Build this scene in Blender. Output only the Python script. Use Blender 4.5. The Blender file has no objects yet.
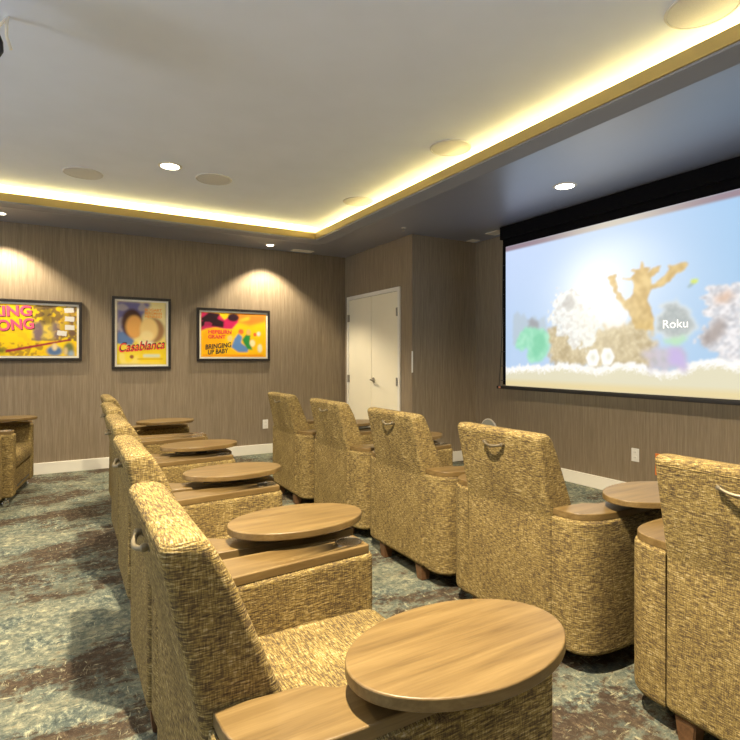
import bpy, bmesh, math, random
import numpy as np
from mathutils import Vector, Matrix
from mathutils.geometry import delaunay_2d_cdt

random.seed(7)
rng = np.random.default_rng(11)
scene = bpy.context.scene
COL = scene.collection
R = math.radians

# ------------------------------------------------------------------ materials
def srgb(r, g, b):
    def f(c):
        c /= 255.0
        return c / 12.92 if c <= 0.04045 else ((c + 0.055) / 1.055) ** 2.4
    return (f(r), f(g), f(b), 1.0)

class NT:
    """tiny node-tree builder"""
    def __init__(self, name):
        self.m = bpy.data.materials.new(name)
        self.m.use_nodes = True
        self.t = self.m.node_tree
        self.b = self.t.nodes['Principled BSDF']
    def n(self, kind, **kw):
        nd = self.t.nodes.new(kind)
        for k, v in kw.items():
            if k in nd.inputs:
                nd.inputs[k].default_value = v
            else:
                setattr(nd, k, v)
        return nd
    def l(self, a, b):
        self.t.links.new(a, b)
    def noise(self, vec, scale, detail=3.0, rough=0.55, distort=0.0):
        nd = self.n('ShaderNodeTexNoise')
        nd.inputs['Scale'].default_value = scale
        nd.inputs['Detail'].default_value = detail
        nd.inputs['Roughness'].default_value = rough
        nd.inputs['Distortion'].default_value = distort
        self.l(vec, nd.inputs['Vector'])
        return nd.outputs['Fac']
    def scale(self, vec, s):
        nd = self.n('ShaderNodeVectorMath', operation='MULTIPLY')
        nd.inputs[1].default_value = s
        self.l(vec, nd.inputs[0])
        return nd.outputs['Vector']
    def ramp(self, fac, stops, interp='LINEAR'):
        nd = self.n('ShaderNodeValToRGB')
        cr = nd.color_ramp
        cr.interpolation = interp
        while len(cr.elements) < len(stops):
            cr.elements.new(0.5)
        for e, (p, c) in zip(cr.elements, stops):
            e.position = p
            e.color = c
        self.l(fac, nd.inputs['Fac'])
        return nd.outputs['Color']
    def mix(self, fac, a, b, mode='MIX'):
        nd = self.n('ShaderNodeMix', data_type='RGBA', blend_type=mode)
        for src, i in ((fac, 0), (a, 6), (b, 7)):
            if isinstance(src, (int, float)):
                nd.inputs[i].default_value = src
            elif isinstance(src, tuple):
                nd.inputs[i].default_value = src
            else:
                self.l(src, nd.inputs[i])
        return nd.outputs[2]
    def math(self, op, a, b=0.0):
        nd = self.n('ShaderNodeMath', operation=op)
        for src, i in ((a, 0), (b, 1)):
            if isinstance(src, (int, float)):
                nd.inputs[i].default_value = src
            else:
                self.l(src, nd.inputs[i])
        return nd.outputs[0]
    def bump(self, h, strength, dist=0.01):
        nd = self.n('ShaderNodeBump')
        nd.inputs['Strength'].default_value = strength
        nd.inputs['Distance'].default_value = dist
        self.l(h, nd.inputs['Height'])
        self.l(nd.outputs['Normal'], self.b.inputs['Normal'])

def plain(name, col, rough=0.5, metal=0.0, spec=0.5, var=0.06, scale=30.0):
    t = NT(name)
    tc = t.n('ShaderNodeTexCoord').outputs['Object']
    f = t.noise(tc, scale, 2.0)
    dk = tuple(c * (1 - var) for c in col[:3]) + (1,)
    lt = tuple(min(1, c * (1 + var)) for c in col[:3]) + (1,)
    t.l(t.ramp(f, [(0.3, dk), (0.7, lt)]), t.b.inputs['Base Color'])
    t.b.inputs['Roughness'].default_value = rough
    t.b.inputs['Metallic'].default_value = metal
    t.b.inputs['Specular IOR Level'].default_value = spec
    return t.m

def m_fabric():
    t = NT('tweed_fabric')
    tc = t.n('ShaderNodeTexCoord')
    o = tc.outputs['Object']
    sep = t.n('ShaderNodeSeparateXYZ')
    t.l(tc.outputs['Normal'], sep.inputs[0])
    az = t.math('ABSOLUTE', sep.outputs['Z'])
    top = t.math('GREATER_THAN', az, 0.75)
    # weft streaks run horizontally on upright faces and across the seat on flat ones
    side_h = t.noise(t.scale(o, (42, 42, 330)), 1.0, 2.5, 0.6)
    side_v = t.noise(t.scale(o, (380, 380, 50)), 1.0, 2.0, 0.6)
    top_h = t.noise(t.scale(o, (340, 46, 60)), 1.0, 2.5, 0.6)
    top_v = t.noise(t.scale(o, (50, 380, 60)), 1.0, 2.0, 0.6)
    big = t.noise(o, 7.0, 2.0)
    h = t.mix(top, side_h, top_h)
    v = t.mix(top, side_v, top_v)
    f = t.math('ADD', t.math('MULTIPLY', h, 0.68), t.math('MULTIPLY', v, 0.32))
    f = t.math('ADD', f, t.math('MULTIPLY', t.math('SUBTRACT', big, 0.5), 0.14))
    c = t.ramp(f, [(0.335, (0.050, 0.037, 0.024, 1)), (0.41, (0.098, 0.068, 0.035, 1)),
                   (0.49, (0.170, 0.122, 0.054, 1)), (0.545, (0.275, 0.200, 0.060, 1)),
                   (0.60, (0.365, 0.278, 0.120, 1)), (0.68, (0.52, 0.44, 0.27, 1))])
    t.l(c, t.b.inputs['Base Color'])
    t.b.inputs['Roughness'].default_value = 0.92
    t.b.inputs['Specular IOR Level'].default_value = 0.15
    t.bump(f, 0.7, 0.006)
    return t.m

def m_wood(name, c0, c1, c2, rough=0.38):
    t = NT(name)
    o = t.n('ShaderNodeTexCoord').outputs['Object']
    g = t.noise(t.scale(o, (2.2, 34, 34)), 1.0, 4.0, 0.6, 0.6)
    fine = t.noise(t.scale(o, (9, 230, 230)), 1.0, 2.0, 0.5)
    f = t.math('ADD', t.math('MULTIPLY', g, 0.75), t.math('MULTIPLY', fine, 0.25))
    t.l(t.ramp(f, [(0.33, c0), (0.5, c1), (0.66, c2)]), t.b.inputs['Base Color'])
    t.b.inputs['Roughness'].default_value = rough
    t.b.inputs['Specular IOR Level'].default_value = 0.45
    t.bump(fine, 0.05, 0.002)
    return t.m

def m_wallpaper():
    t = NT('grasscloth_wallpaper')
    p = t.n('ShaderNodeNewGeometry').outputs['Position']
    a = t.noise(t.scale(p, (150, 150, 5)), 1.0, 3.0, 0.6)
    b = t.noise(t.scale(p, (55, 55, 2.2)), 1.0, 2.0, 0.6)
    f = t.math('ADD', t.math('MULTIPLY', a, 0.6), t.math('MULTIPLY', b, 0.4))
    t.l(t.ramp(f, [(0.30, (0.185, 0.141, 0.092, 1)), (0.5, (0.245, 0.192, 0.129, 1)),
                   (0.70, (0.32, 0.256, 0.178, 1))]), t.b.inputs['Base Color'])
    t.b.inputs['Roughness'].default_value = 0.62
    t.b.inputs['Specular IOR Level'].default_value = 0.35
    t.bump(a, 0.25, 0.004)
    return t.m

def m_carpet():
    t = NT('distressed_carpet')
    p = t.n('ShaderNodeNewGeometry').outputs['Position']
    fib = t.noise(p, 260.0, 2.0, 0.7)
    mid = t.noise(t.scale(p, (20, 27, 9)), 1.0, 8.0, 0.78, 0.3)
    mid2 = t.noise(t.scale(p, (34, 24, 9)), 1.0, 8.0, 0.78, 0.3)
    big = t.noise(t.scale(p, (0.95, 1.9, 1)), 1.0, 8.0, 0.7, 0.3)
    big2 = t.noise(t.scale(p, (1.6, 2.6, 1)), 1.7, 8.0, 0.7, 0.3)
    base = t.ramp(mid, [(0.32, srgb(64, 68, 62)), (0.44, srgb(102, 108, 98)), (0.54, srgb(138, 140, 120)), (0.66, srgb(206, 200, 164))])
    teal = t.ramp(mid2, [(0.35, srgb(60, 68, 66)), (0.5, srgb(98, 108, 102)), (0.66, srgb(186, 188, 158))])
    c = t.mix(t.ramp(big2, [(0.44, (0, 0, 0, 1)), (0.58, (1, 1, 1, 1))]), base, teal)
    bmask = t.math('ADD', big, t.math('MULTIPLY', t.math('SUBTRACT', mid, 0.5), 0.55))
    bm = t.ramp(bmask, [(0.485, (0, 0, 0, 1)), (0.55, (0.94, 0.94, 0.94, 1))])
    brown = t.ramp(mid2, [(0.3, srgb(48, 39, 32)), (0.55, srgb(80, 66, 54)), (0.75, srgb(140, 122, 98))])
    c = t.mix(bm, c, brown)
    sc1 = t.noise(t.scale(p, (13, 44, 9)), 1.0, 6.0, 0.7, 0.6)
    sc2 = t.noise(t.scale(p, (52, 17, 9)), 1.0, 6.0, 0.7, 0.6)
    fleck = t.math('MAXIMUM', sc1, sc2)
    c = t.mix(t.ramp(fleck, [(0.60, (0, 0, 0, 1)), (0.68, (0.75, 0.75, 0.75, 1))]), c, srgb(196, 192, 158))
    fl = t.ramp(fib, [(0.3, (0.72, 0.72, 0.72, 1)), (0.7, (1.12, 1.12, 1.12, 1))])
    c = t.mix(1.0, c, fl, 'MULTIPLY')
    t.l(c, t.b.inputs['Base Color'])
    t.b.inputs['Roughness'].default_value = 0.96
    t.b.inputs['Specular IOR Level'].default_value = 0.1
    t.bump(fib, 0.5, 0.006)
    return t.m

def m_attr(name, emit=0.0, base=1.0, rough=0.6):
    """colours come from the mesh's own painted colour attribute"""
    t = NT(name)
    a = t.n('ShaderNodeAttribute', attribute_name='paint')
    t.b.inputs['Roughness'].default_value = rough
    t.b.inputs['Specular IOR Level'].default_value = 0.2
    if emit > 0:
        t.b.inputs['Base Color'].default_value = (base, base, base, 1)
        t.l(a.outputs['Color'], t.b.inputs['Emission Color'])
        t.b.inputs['Emission Strength'].default_value = emit
    else:
        t.l(a.outputs['Color'], t.b.inputs['Base Color'])
    return t.m

def m_emit(name, col, strength):
    t = NT(name)
    t.b.inputs['Base Color'].default_value = (0.8, 0.8, 0.8, 1)
    t.b.inputs['Emission Color'].default_value = col
    t.b.inputs['Emission Strength'].default_value = strength
    return t.m

FABRIC = m_fabric()
WOOD = m_wood('walnut_laminate', (0.104, 0.064, 0.022, 1), (0.155, 0.100, 0.036, 1), (0.205, 0.138, 0.054, 1))
LEGWOOD = m_wood('leg_wood', (0.09, 0.045, 0.02, 1), (0.15, 0.075, 0.033, 1), (0.2, 0.1, 0.045, 1), 0.45)
WALLP = m_wallpaper()
CARPET = m_carpet()
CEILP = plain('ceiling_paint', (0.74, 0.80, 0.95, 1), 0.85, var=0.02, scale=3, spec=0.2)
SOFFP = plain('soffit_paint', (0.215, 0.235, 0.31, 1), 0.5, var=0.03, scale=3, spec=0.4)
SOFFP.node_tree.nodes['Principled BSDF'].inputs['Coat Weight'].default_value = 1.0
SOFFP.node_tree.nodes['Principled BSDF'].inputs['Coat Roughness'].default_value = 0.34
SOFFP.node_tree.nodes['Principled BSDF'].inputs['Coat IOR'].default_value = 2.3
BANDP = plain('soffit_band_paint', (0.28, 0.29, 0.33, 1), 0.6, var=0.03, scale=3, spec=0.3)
LIPP = plain('cove_lip_paint', (0.47, 0.35, 0.12, 1), 0.6, var=0.03, scale=3)  # gold has the cove glow on the lip mixed into its colour
WHITEP = plain('trim_paint', (0.80, 0.77, 0.68, 1), 0.45, var=0.02, scale=8)
DOORP = plain('door_paint', (0.86, 0.80, 0.62, 1), 0.4, var=0.015, scale=4)
PLATE = plain('plate_plastic', (0.82, 0.80, 0.74, 1), 0.35, var=0.02)
SLOT = plain('slot_dark', (0.12, 0.11, 0.10, 1), 0.6)
NICKEL = plain('brushed_nickel', (0.62, 0.58, 0.50, 1), 0.28, 1.0)
CHROME = plain('chrome', (0.82, 0.80, 0.77, 1), 0.12, 1.0)
HINGE = plain('hinge_metal', (0.30, 0.27, 0.22, 1), 0.5, 0.6)
STEEL = plain('cup_steel', (0.88, 0.84, 0.74, 1), 0.22, 1.0)
BRASSY = plain('handle_metal', (0.30, 0.26, 0.18, 1), 0.55, 1.0)
BLACK = plain('black_metal', (0.015, 0.014, 0.015, 1), 0.5)
FRAMEB = plain('frame_black', (0.022, 0.018, 0.016, 1), 0.35)
MASK = plain('screen_masking', (0.004, 0.004, 0.006, 1), 0.8, spec=0.1)
MATP = plain('poster_border', (0.80, 0.77, 0.68, 1), 0.5, var=0.02)
GRILLE = plain('speaker_grille', (0.58, 0.59, 0.62, 1), 0.7, var=0.05, scale=200)
GREYD = plain('grey_disc', (0.42, 0.42, 0.36, 1), 0.6)
ORANGE = plain('orange_card', (0.85, 0.22, 0.03, 1), 0.5)
WHITEC = plain('white_card', (0.8, 0.78, 0.74, 1), 0.5)
VENTW = plain('vent_white', (0.84, 0.78, 0.66, 1), 0.5)
BLUEC = plain('blue_cable', (0.05, 0.12, 0.35, 1), 0.5)
REDTAG = plain('red_tag', (0.62, 0.25, 0.14, 1), 0.5)
LENS = m_emit('lamp_lens', (1.0, 0.90, 0.72, 1), 14.0)
LEDSTRIP = m_emit('led_strip', (1.0, 0.72, 0.22, 1), 5.0)
PINKT = plain('pink_ink', (0.90, 0.10, 0.22, 1), 0.6)
REDT = plain('red_ink', (0.80, 0.06, 0.04, 1), 0.6)
BLACKT = plain('black_ink', (0.02, 0.02, 0.02, 1), 0.6)
ORANGET = plain('orange_ink', (0.80, 0.30, 0.03, 1), 0.6)
DARKT = plain('brown_ink', (0.16, 0.09, 0.02, 1), 0.6)
YELT = plain('yellow_ink', (0.80, 0.62, 0.10, 1), 0.6)
SCREENM = m_attr('projected_picture', emit=1.0, base=0.04)
POSTERM = m_attr('poster_print', rough=0.5)
ROKUM = m_emit('projected_letters', srgb(236, 236, 232), 0.80)

# ------------------------------------------------------------------ mesh helpers
def link_mesh(name, bm, mat, parent=None, smooth=True, angle=38):
    me = bpy.data.meshes.new(name)
    bmesh.ops.recalc_face_normals(bm, faces=bm.faces)
    bm.to_mesh(me)
    bm.free()
    me.materials.append(mat)
    o = bpy.data.objects.new(name, me)
    COL.objects.link(o)
    if parent is not None:
        o.parent = parent
    if smooth:
        me.shade_smooth()
        me.set_sharp_from_angle(angle=R(angle))
        w = o.modifiers.new('wn', 'WEIGHTED_NORMAL')
        w.keep_sharp = True
    return o

def tag(o, label=None, cat=None, group=None, kind=None):
    if label: o['label'] = label
    if cat: o['category'] = cat
    if group: o['group'] = group
    if kind: o['kind'] = kind
    return o

def empty(name, loc, rz=0.0):
    o = bpy.data.objects.new(name, None)
    o.empty_display_size = 0.1
    COL.objects.link(o)
    o.location = loc
    o.rotation_euler.z = rz
    return o

def struct(name, bm, mat, parent=None, smooth=False):
    o = link_mesh(name, bm, mat, parent, smooth)
    if parent is None:
        o['kind'] = 'structure'
    return o

def box(bm, lo, hi, bev=0.0, seg=2):
    (x0, y0, z0), (x1, y1, z1) = lo, hi
    v = [bm.verts.new(p) for p in ((x0, y0, z0), (x1, y0, z0), (x1, y1, z0), (x0, y1, z0),
                                    (x0, y0, z1), (x1, y0, z1), (x1, y1, z1), (x0, y1, z1))]
    fs = [bm.faces.new([v[i] for i in q]) for q in ((0, 3, 2, 1), (4, 5, 6, 7), (0, 1, 5, 4), (1, 2, 6, 5), (2, 3, 7, 6), (3, 0, 4, 7))]
    if bev > 0:
        es = list({e for f in fs for e in f.edges})
        bmesh.ops.bevel(bm, geom=es, offset=bev, segments=seg, profile=0.5, affect='EDGES')
    return bm

def mkbox(lo, hi, bev=0.0):
    return box(bmesh.new(), lo, hi, bev)

def fillet(pts, radii, seg=6):
    """round the corners of a closed polygon"""
    out = []
    n = len(pts)
    for i in range(n):
        p, a, b = Vector(pts[i]), Vector(pts[i - 1]), Vector(pts[(i + 1) % n])
        r = radii[i] if isinstance(radii, (list, tuple)) else radii
        if r <= 1e-5:
            out.append(p); continue
        da, db = (a - p).normalized(), (b - p).normalized()
        ang = da.angle(db)
        d = min(r / math.tan(ang / 2), 0.49 * (a - p).length, 0.49 * (b - p).length)
        r2 = d * math.tan(ang / 2)
        c = p + (da + db).normalized() * (r2 / math.sin(ang / 2))
        s, e = p + da * d - c, p + db * d - c
        sweep = s.angle(e)
        sg = 1 if (s.x * e.y - s.y * e.x) > 0 else -1
        k = max(2, int(seg * sweep / (math.pi / 2) + 0.5))
        a0 = math.atan2(s.y, s.x)
        for j in range(k + 1):
            t = a0 + sg * sweep * j / k
            out.append(c + Vector((math.cos(t), math.sin(t))) * r2)
    return [(p.x, p.y) for p in out]

def area2(p):
    return sum(p[i - 1][0] * p[i][1] - p[i][0] * p[i - 1][1] for i in range(len(p)))

def inset(poly, d):
    n = len(poly)
    out = []
    for i in range(n):
        p, a, b = Vector(poly[i]), Vector(poly[i - 1]), Vector(poly[(i + 1) % n])
        e1, e2 = (p - a).normalized(), (b - p).normalized()
        n1, n2 = Vector((-e1.y, e1.x)), Vector((-e2.y, e2.x))
        m = n1 + n2
        if m.length < 1e-6: m = n1
        m.normalize()
        out.append(tuple(p + m * (d / max(0.45, m.dot(n1)))))
    return out

def rprism(poly, lo, hi, axis='z', r_lo=0.0, r_hi=0.0, seg=4, hole=None, bm=None):
    """extrude a 2D outline between lo and hi with rounded rims; hole=(cx,cy,r) opens the high cap"""
    bm = bm or bmesh.new()
    if area2(poly) < 0: poly = poly[::-1]
    def P(u, v, t):
        return {'z': (u, v, t), 'y': (u, t, v), 'x': (t, u, v)}[axis]
    rings = []
    if r_lo > 0:
        for k in range(seg):
            a = k / seg * math.pi / 2
            rings.append((r_lo * (1 - math.sin(a)), lo + r_lo * (1 - math.cos(a))))
        rings.append((0.0, lo + r_lo))
    else:
        rings.append((0.0, lo))
    if r_hi > 0:
        for k in range(seg, -1, -1):
            a = k / seg * math.pi / 2
            rings.append((r_hi * (1 - math.sin(a)), hi - r_hi * (1 - math.cos(a))))
    else:
        rings.append((0.0, hi))
    prev = None
    loops = []
    for ins, t in rings:
        q = inset(poly, ins) if ins > 1e-6 else poly
        vs = [bm.verts.new(P(u, v, t)) for u, v in q]
        loops.append((vs, q, t))
        if prev:
            n = len(vs)
            for i in range(n):
                bm.faces.new((prev[i - 1], prev[i], vs[i], vs[i - 1]))
        prev = vs
    def flat_cap(vs, q):
        n0 = len(q)
        res = delaunay_2d_cdt([Vector(p) for p in q], [(i, (i + 1) % n0) for i in range(n0)], [], 1, 1e-7)
        if len(res[0]) != n0 or any(not a for a in res[3]):
            print('flat cap fell back', n0, len(res[0])); bm.faces.new(vs); return
        for f in res[2]:
            ids = [res[3][i][0] for i in f]
            try: bm.faces.new([vs[i] for i in ids])
            except ValueError: pass
    flat_cap(loops[0][0], loops[0][1])
    vs, q, t = loops[-1]
    if hole is None:
        flat_cap(vs, q)
    else:
        cx, cy, r = hole
        hc = [(cx + r * math.cos(2 * math.pi * i / 32), cy + r * math.sin(2 * math.pi * i / 32)) for i in range(32)]
        allp = [Vector(p) for p in list(q) + hc]
        n0 = len(q)
        edges = [(i, (i + 1) % n0) for i in range(n0)] + [(n0 + i, n0 + (i + 1) % 32) for i in range(32)]
        res = delaunay_2d_cdt(allp, edges, [], 1, 1e-6)
        rv, rf, orig = res[0], res[2], res[3]
        vmap = []
        hv = []
        for i, p in enumerate(rv):
            src = [s for s in orig[i] if s < n0]
            if src: vmap.append(vs[src[0]])
            else:
                nv = bm.verts.new(P(p.x, p.y, t)); vmap.append(nv); hv.append((nv, p))
        for f in rf:
            c = sum((rv[i] for i in f), Vector((0, 0))) / len(f)
            if (c - Vector((cx, cy))).length < r * 0.98: continue
            try: bm.faces.new([vmap[i] for i in f])
            except ValueError: pass
        hv.sort(key=lambda a: math.atan2(a[1].y - cy, a[1].x - cx))
        low = [bm.verts.new(P(p.x, p.y, t - 0.02)) for _, p in hv]
        for i in range(len(hv)):
            try: bm.faces.new((hv[i - 1][0], hv[i][0], low[i], low[i - 1]))
            except ValueError: pass
    return bm

def lathe(profile, n=32, center=(0, 0, 0), bm=None, axis='z'):
    bm = bm or bmesh.new()
    cx, cy, cz = center
    rings = []
    for r, z in profile:
        ring = []
        for i in range(n):
            a = 2 * math.pi * i / n
            u, v = r * math.cos(a), r * math.sin(a)
            p = {'z': (u, v, z), 'x': (z, u, v), 'y': (u, z, v)}[axis]
            ring.append(bm.verts.new((cx + p[0], cy + p[1], cz + p[2])))
        rings.append(ring)
    for a, b in zip(rings, rings[1:]):
        for i in range(n):
            bm.faces.new((a[i - 1], a[i], b[i], b[i - 1]))
    if profile[0][0] > 1e-5: bm.faces.new(rings[0])
    if profile[-1][0] > 1e-5: bm.faces.new(rings[-1])
    bmesh.ops.remove_doubles(bm, verts=bm.verts, dist=1e-6)
    return bm

def tube(path, r, n=10, bm=None):
    bm = bm or bmesh.new()
    pts = [Vector(p) for p in path]
    rings = []
    ext = [max(p[k] for p in pts) - min(p[k] for p in pts) for k in range(3)]
    up = Vector([(1, 0, 0), (0, 1, 0), (0, 0, 1)][ext.index(min(ext))])
    for i, p in enumerate(pts):
        d = (pts[min(i + 1, len(pts) - 1)] - pts[max(i - 1, 0)]).normalized()
        u = d.cross(up).normalized(); v = d.cross(u).normalized()
        rr = r[i] if isinstance(r, (list, tuple)) else r
        rings.append([bm.verts.new(p + (u * math.cos(2 * math.pi * k / n) + v * math.sin(2 * math.pi * k / n)) * rr) for k in range(n)])
    for a, b in zip(rings, rings[1:]):
        for k in range(n):
            bm.faces.new((a[k - 1], a[k], b[k], b[k - 1]))
    bm.faces.new(rings[0]); bm.faces.new(rings[-1])
    return bm

# ------------------------------------------------------------------ numpy painting
def vnoise(x, y, sx, sy, seed):
    """smooth value noise"""
    g = np.random.default_rng(seed).random((64, 64))
    u, v = x * sx, y * sy
    i, j = np.floor(u).astype(int), np.floor(v).astype(int)
    fu, fv = u - i, v - j
    fu, fv = fu * fu * (3 - 2 * fu), fv * fv * (3 - 2 * fv)
    a, b = g[i % 64, j % 64], g[(i + 1) % 64, j % 64]
    c, d = g[i % 64, (j + 1) % 64], g[(i + 1) % 64, (j + 1) % 64]
    return (a * (1 - fu) + b * fu) * (1 - fv) + (c * (1 - fu) + d * fu) * fv

def inpoly(x, y, poly):
    r = np.zeros(x.shape, bool)
    n = len(poly)
    for i in range(n):
        x0, y0 = poly[i - 1]; x1, y1 = poly[i]
        if y0 == y1: continue
        c = ((y0 > y) != (y1 > y)) & (x < (x1 - x0) * (y - y0) / (y1 - y0) + x0)
        r ^= c
    return r

def blur(a, k):
    for _ in range(2):
        for ax in (0, 1):
            b = np.zeros_like(a)
            for s in range(-k, k + 1):
                b += np.roll(a, s, ax)
            a = b / (2 * k + 1)
    return a

def S(r, g, b):
    return np.array(srgb(r, g, b)[:3])

class Canvas:
    def __init__(self, x0, x1, y0, y1, step):
        self.nx, self.ny = int(abs(x1 - x0) / step), int(abs(y1 - y0) / step)
        xs, ys = np.linspace(x0, x1, self.nx + 1), np.linspace(y0, y1, self.ny + 1)
        self.X, self.Y = np.meshgrid(xs, ys)
        self.C = np.zeros(self.X.shape + (3,))
    def fill(self, mask, col):
        m = mask[..., None].astype(float)
        self.C = self.C * (1 - m) + col * m
    def poly(self, p, col, soft=1, alpha=1.0, wob=0.0, seed=1):
        x, y = self.X, self.Y
        if wob:
            x = x + (vnoise(x + 9, y + 9, 30, 30, seed) - 0.5) * wob
            y = y + (vnoise(x + 9, y + 9, 30, 30, seed + 1) - 0.5) * wob
        m = inpoly(x, y, p).astype(float)
        if soft: m = blur(m, soft)
        self.fill(m * alpha, col)
        return m
    def ell(self, cx, cy, rx, ry, col, soft=1, alpha=1.0):
        m = (((self.X - cx) / rx) ** 2 + ((self.Y - cy) / ry) ** 2 < 1).astype(float)
        if soft: m = blur(m, soft)
        self.fill(m * alpha, col)
        return m
    def rect(self, x0, x1, y0, y1, col, soft=0, alpha=1.0):
        m = ((self.X >= min(x0, x1)) & (self.X <= max(x0, x1)) & (self.Y >= y0) & (self.Y <= y1)).astype(float)
        if soft: m = blur(m, soft)
        self.fill(m * alpha, col)
        return m
    def build(self, name, mat, to3d, parent):
        ny, nx = self.X.shape
        P = to3d(self.X.ravel(), self.Y.ravel())
        idx = np.arange(ny * nx).reshape(ny, nx)
        q = np.stack([idx[:-1, :-1], idx[:-1, 1:], idx[1:, 1:], idx[1:, :-1]], -1).reshape(-1, 4)
        me = bpy.data.meshes.new(name)
        me.from_pydata(P.tolist(), [], q.tolist())
        at = me.color_attributes.new('paint', 'FLOAT_COLOR', 'POINT')
        c = np.concatenate([np.clip(self.C.reshape(-1, 3), 0, 4), np.ones((ny * nx, 1))], 1)
        at.data.foreach_set('color', c.astype(np.float32).ravel())
        me.materials.append(mat)
        o = bpy.data.objects.new(name, me)
        COL.objects.link(o)
        o.parent = parent
        return o

def text_mesh(name, body, mat, parent, M, size, shear=0.0, bold=0.0, spacing=1.0, width=None, align='LEFT'):
    cu = bpy.data.curves.new('t', 'FONT')
    cu.body = body; cu.size = size; cu.shear = shear; cu.offset = bold
    cu.space_character = spacing; cu.extrude = 0.0004; cu.align_x = align
    o = bpy.data.objects.new('t', cu)
    COL.objects.link(o)
    dg = bpy.context.evaluated_depsgraph_get()
    me = bpy.data.meshes.new_from_object(o.evaluated_get(dg))
    bpy.data.objects.remove(o); bpy.data.curves.remove(cu)
    me.name = name
    if width:
        xs = [v.co.x for v in me.vertices]
        k = width / max(1e-6, max(xs) - min(xs))
        for v in me.vertices: v.co.x *= k
    me.transform(M)
    me.materials.clear(); me.materials.append(mat)
    ob = bpy.data.objects.new(name, me)
    COL.objects.link(ob)
    ob.parent = parent
    return ob

# ------------------------------------------------------------------ room
XL, XR, YN, YF = -5.0, 4.5, -2.4, 6.81
ZS, ZC = 2.72, 2.90          # soffit, tray ceiling
CX, CY = 3.53, 5.11          # closet box corner
T = 0.12

struct('floor', mkbox((XL - T, YN - T, -0.1), (XR + T, YF + T, 0.0)), CARPET)
struct('wall_far', mkbox((XL - T, YF, 0), (XR + T, YF + T, 3.1)), WALLP)
struct('wall_screen', mkbox((XR, YN - T, 0), (XR + T, YF, 3.1)), WALLP)
struct('wall_near', mkbox((XL - T, YN - T, 0), (XR + T, YN, 3.1)), WALLP)
bm = mkbox((CX, CY, 0), (CX + T, YF, ZS))
struct('wall_closet', bm, WALLP)
struct('wall_closet_return', mkbox((CX + T, CY, 0), (XR, CY + T, ZS)), WALLP)
# tray ceiling with a recess for the cove behind the lip
TX0, TX1, TY0, TY1 = -1.75, 2.68, -1.3, 5.94
REC = 0.32
struct('ceiling', mkbox((XL - T, YN - T, ZC), (XR + T, YF + T, ZC + 0.1)), CEILP)
def soffit_ring(x0, x1, y0, y1, z0, z1, ox0, ox1, oy0, oy1):
    bm = bmesh.new()
    box(bm, (ox0, y1, z0), (ox1, oy1, z1))
    box(bm, (ox0, oy0, z0), (ox1, y0, z1))
    box(bm, (ox0, y0, z0), (x0, y1, z1))
    box(bm, (x1, y0, z0), (ox1, y1, z1))
    return bm
MX = TX1 + (YF - TY1)
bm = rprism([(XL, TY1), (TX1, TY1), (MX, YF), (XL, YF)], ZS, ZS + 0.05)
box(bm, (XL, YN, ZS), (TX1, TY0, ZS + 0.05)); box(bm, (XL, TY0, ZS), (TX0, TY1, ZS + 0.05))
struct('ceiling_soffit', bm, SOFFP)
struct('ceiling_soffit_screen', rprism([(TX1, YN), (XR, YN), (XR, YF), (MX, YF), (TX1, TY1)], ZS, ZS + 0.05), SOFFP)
struct('ceiling_recess', soffit_ring(TX0 - REC, TX1 + REC, TY0 - REC, TY1 + REC, ZS + 0.05, ZC, XL, XR, YN, YF), CEILP)
# flat band round the opening and the upright lip that hides the cove lights
struct('trim_1', soffit_ring(TX0, TX1, TY0, TY1, ZS - 0.012, ZS, TX0 - 0.18, TX1 + 0.18, TY0 - 0.18, TY1 + 0.18), BANDP)
struct('trim_2', soffit_ring(TX0 + 0.012, TX1 - 0.012, TY0 + 0.012, TY1 - 0.012, ZS + 0.002, ZS + 0.078,
                             TX0 - 0.012, TX1 + 0.012, TY0 - 0.012, TY1 + 0.012), LIPP)
# baseboards
bh = 0.125
struct('baseboard_far', mkbox((XL, YF - 0.016, 0), (CX, YF, bh), 0.004), WHITEP)
struct('baseboard_screen', mkbox((XR - 0.016, YN, 0), (XR, CY, bh), 0.004), WHITEP)
struct('baseboard_closet', mkbox((CX, CY - 0.016, 0), (XR, CY, bh), 0.004), WHITEP)
bm = mkbox((CX - 0.016, CY - 0.016, 0), (CX, 5.344, bh), 0.004); box(bm, (CX - 0.016, 6.717, 0), (CX, YF, bh), 0.004)
struct('baseboard_closet_front', bm, WHITEP)
struct('baseboard_near', mkbox((XL, YN, 0), (XR, YN + 0.016, bh), 0.004), WHITEP)

# double closet door
fx = CX - 0.022
bm = bmesh.new()
box(bm, (fx, 5.344, 0), (CX, 5.392, 2.135), 0.004)
box(bm, (fx, 6.669, 0), (CX, 6.717, 2.135), 0.004)
box(bm, (fx, 5.392, 2.087), (CX, 6.669, 2.135), 0.004)
struct('trim_3', bm, WHITEP)
d1 = struct('door_1', mkbox((CX - 0.012, 6.034, 0.008), (CX - 0.001, 6.666, 2.083), 0.003), DOORP)
d2 = struct('door_2', mkbox((CX - 0.012, 5.395, 0.008), (CX - 0.001, 6.028, 2.083), 0.003), DOORP)
for d, y in ((d1, 6.672), (d2, 5.392)):
    for z in (0.25, 0.98, 1.83):
        bm = bmesh.new()
        tube([(CX - 0.027, y, z - 0.052), (CX - 0.027, y, z + 0.052)], 0.007, 10, bm)
        s = 1 if d is d2 else -1
        box(bm, (CX - 0.0245, min(y, y + s * 0.03), z - 0.05), (CX - 0.0125, max(y, y + s * 0.03), z + 0.05))
        link_mesh('hinge', bm, HINGE, d)
bm = lathe([(0.0, -0.022), (0.030, -0.022), (0.034, -0.016), (0.034, -0.0125)], 24, (CX, 5.975, 0.985), axis='x')
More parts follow.
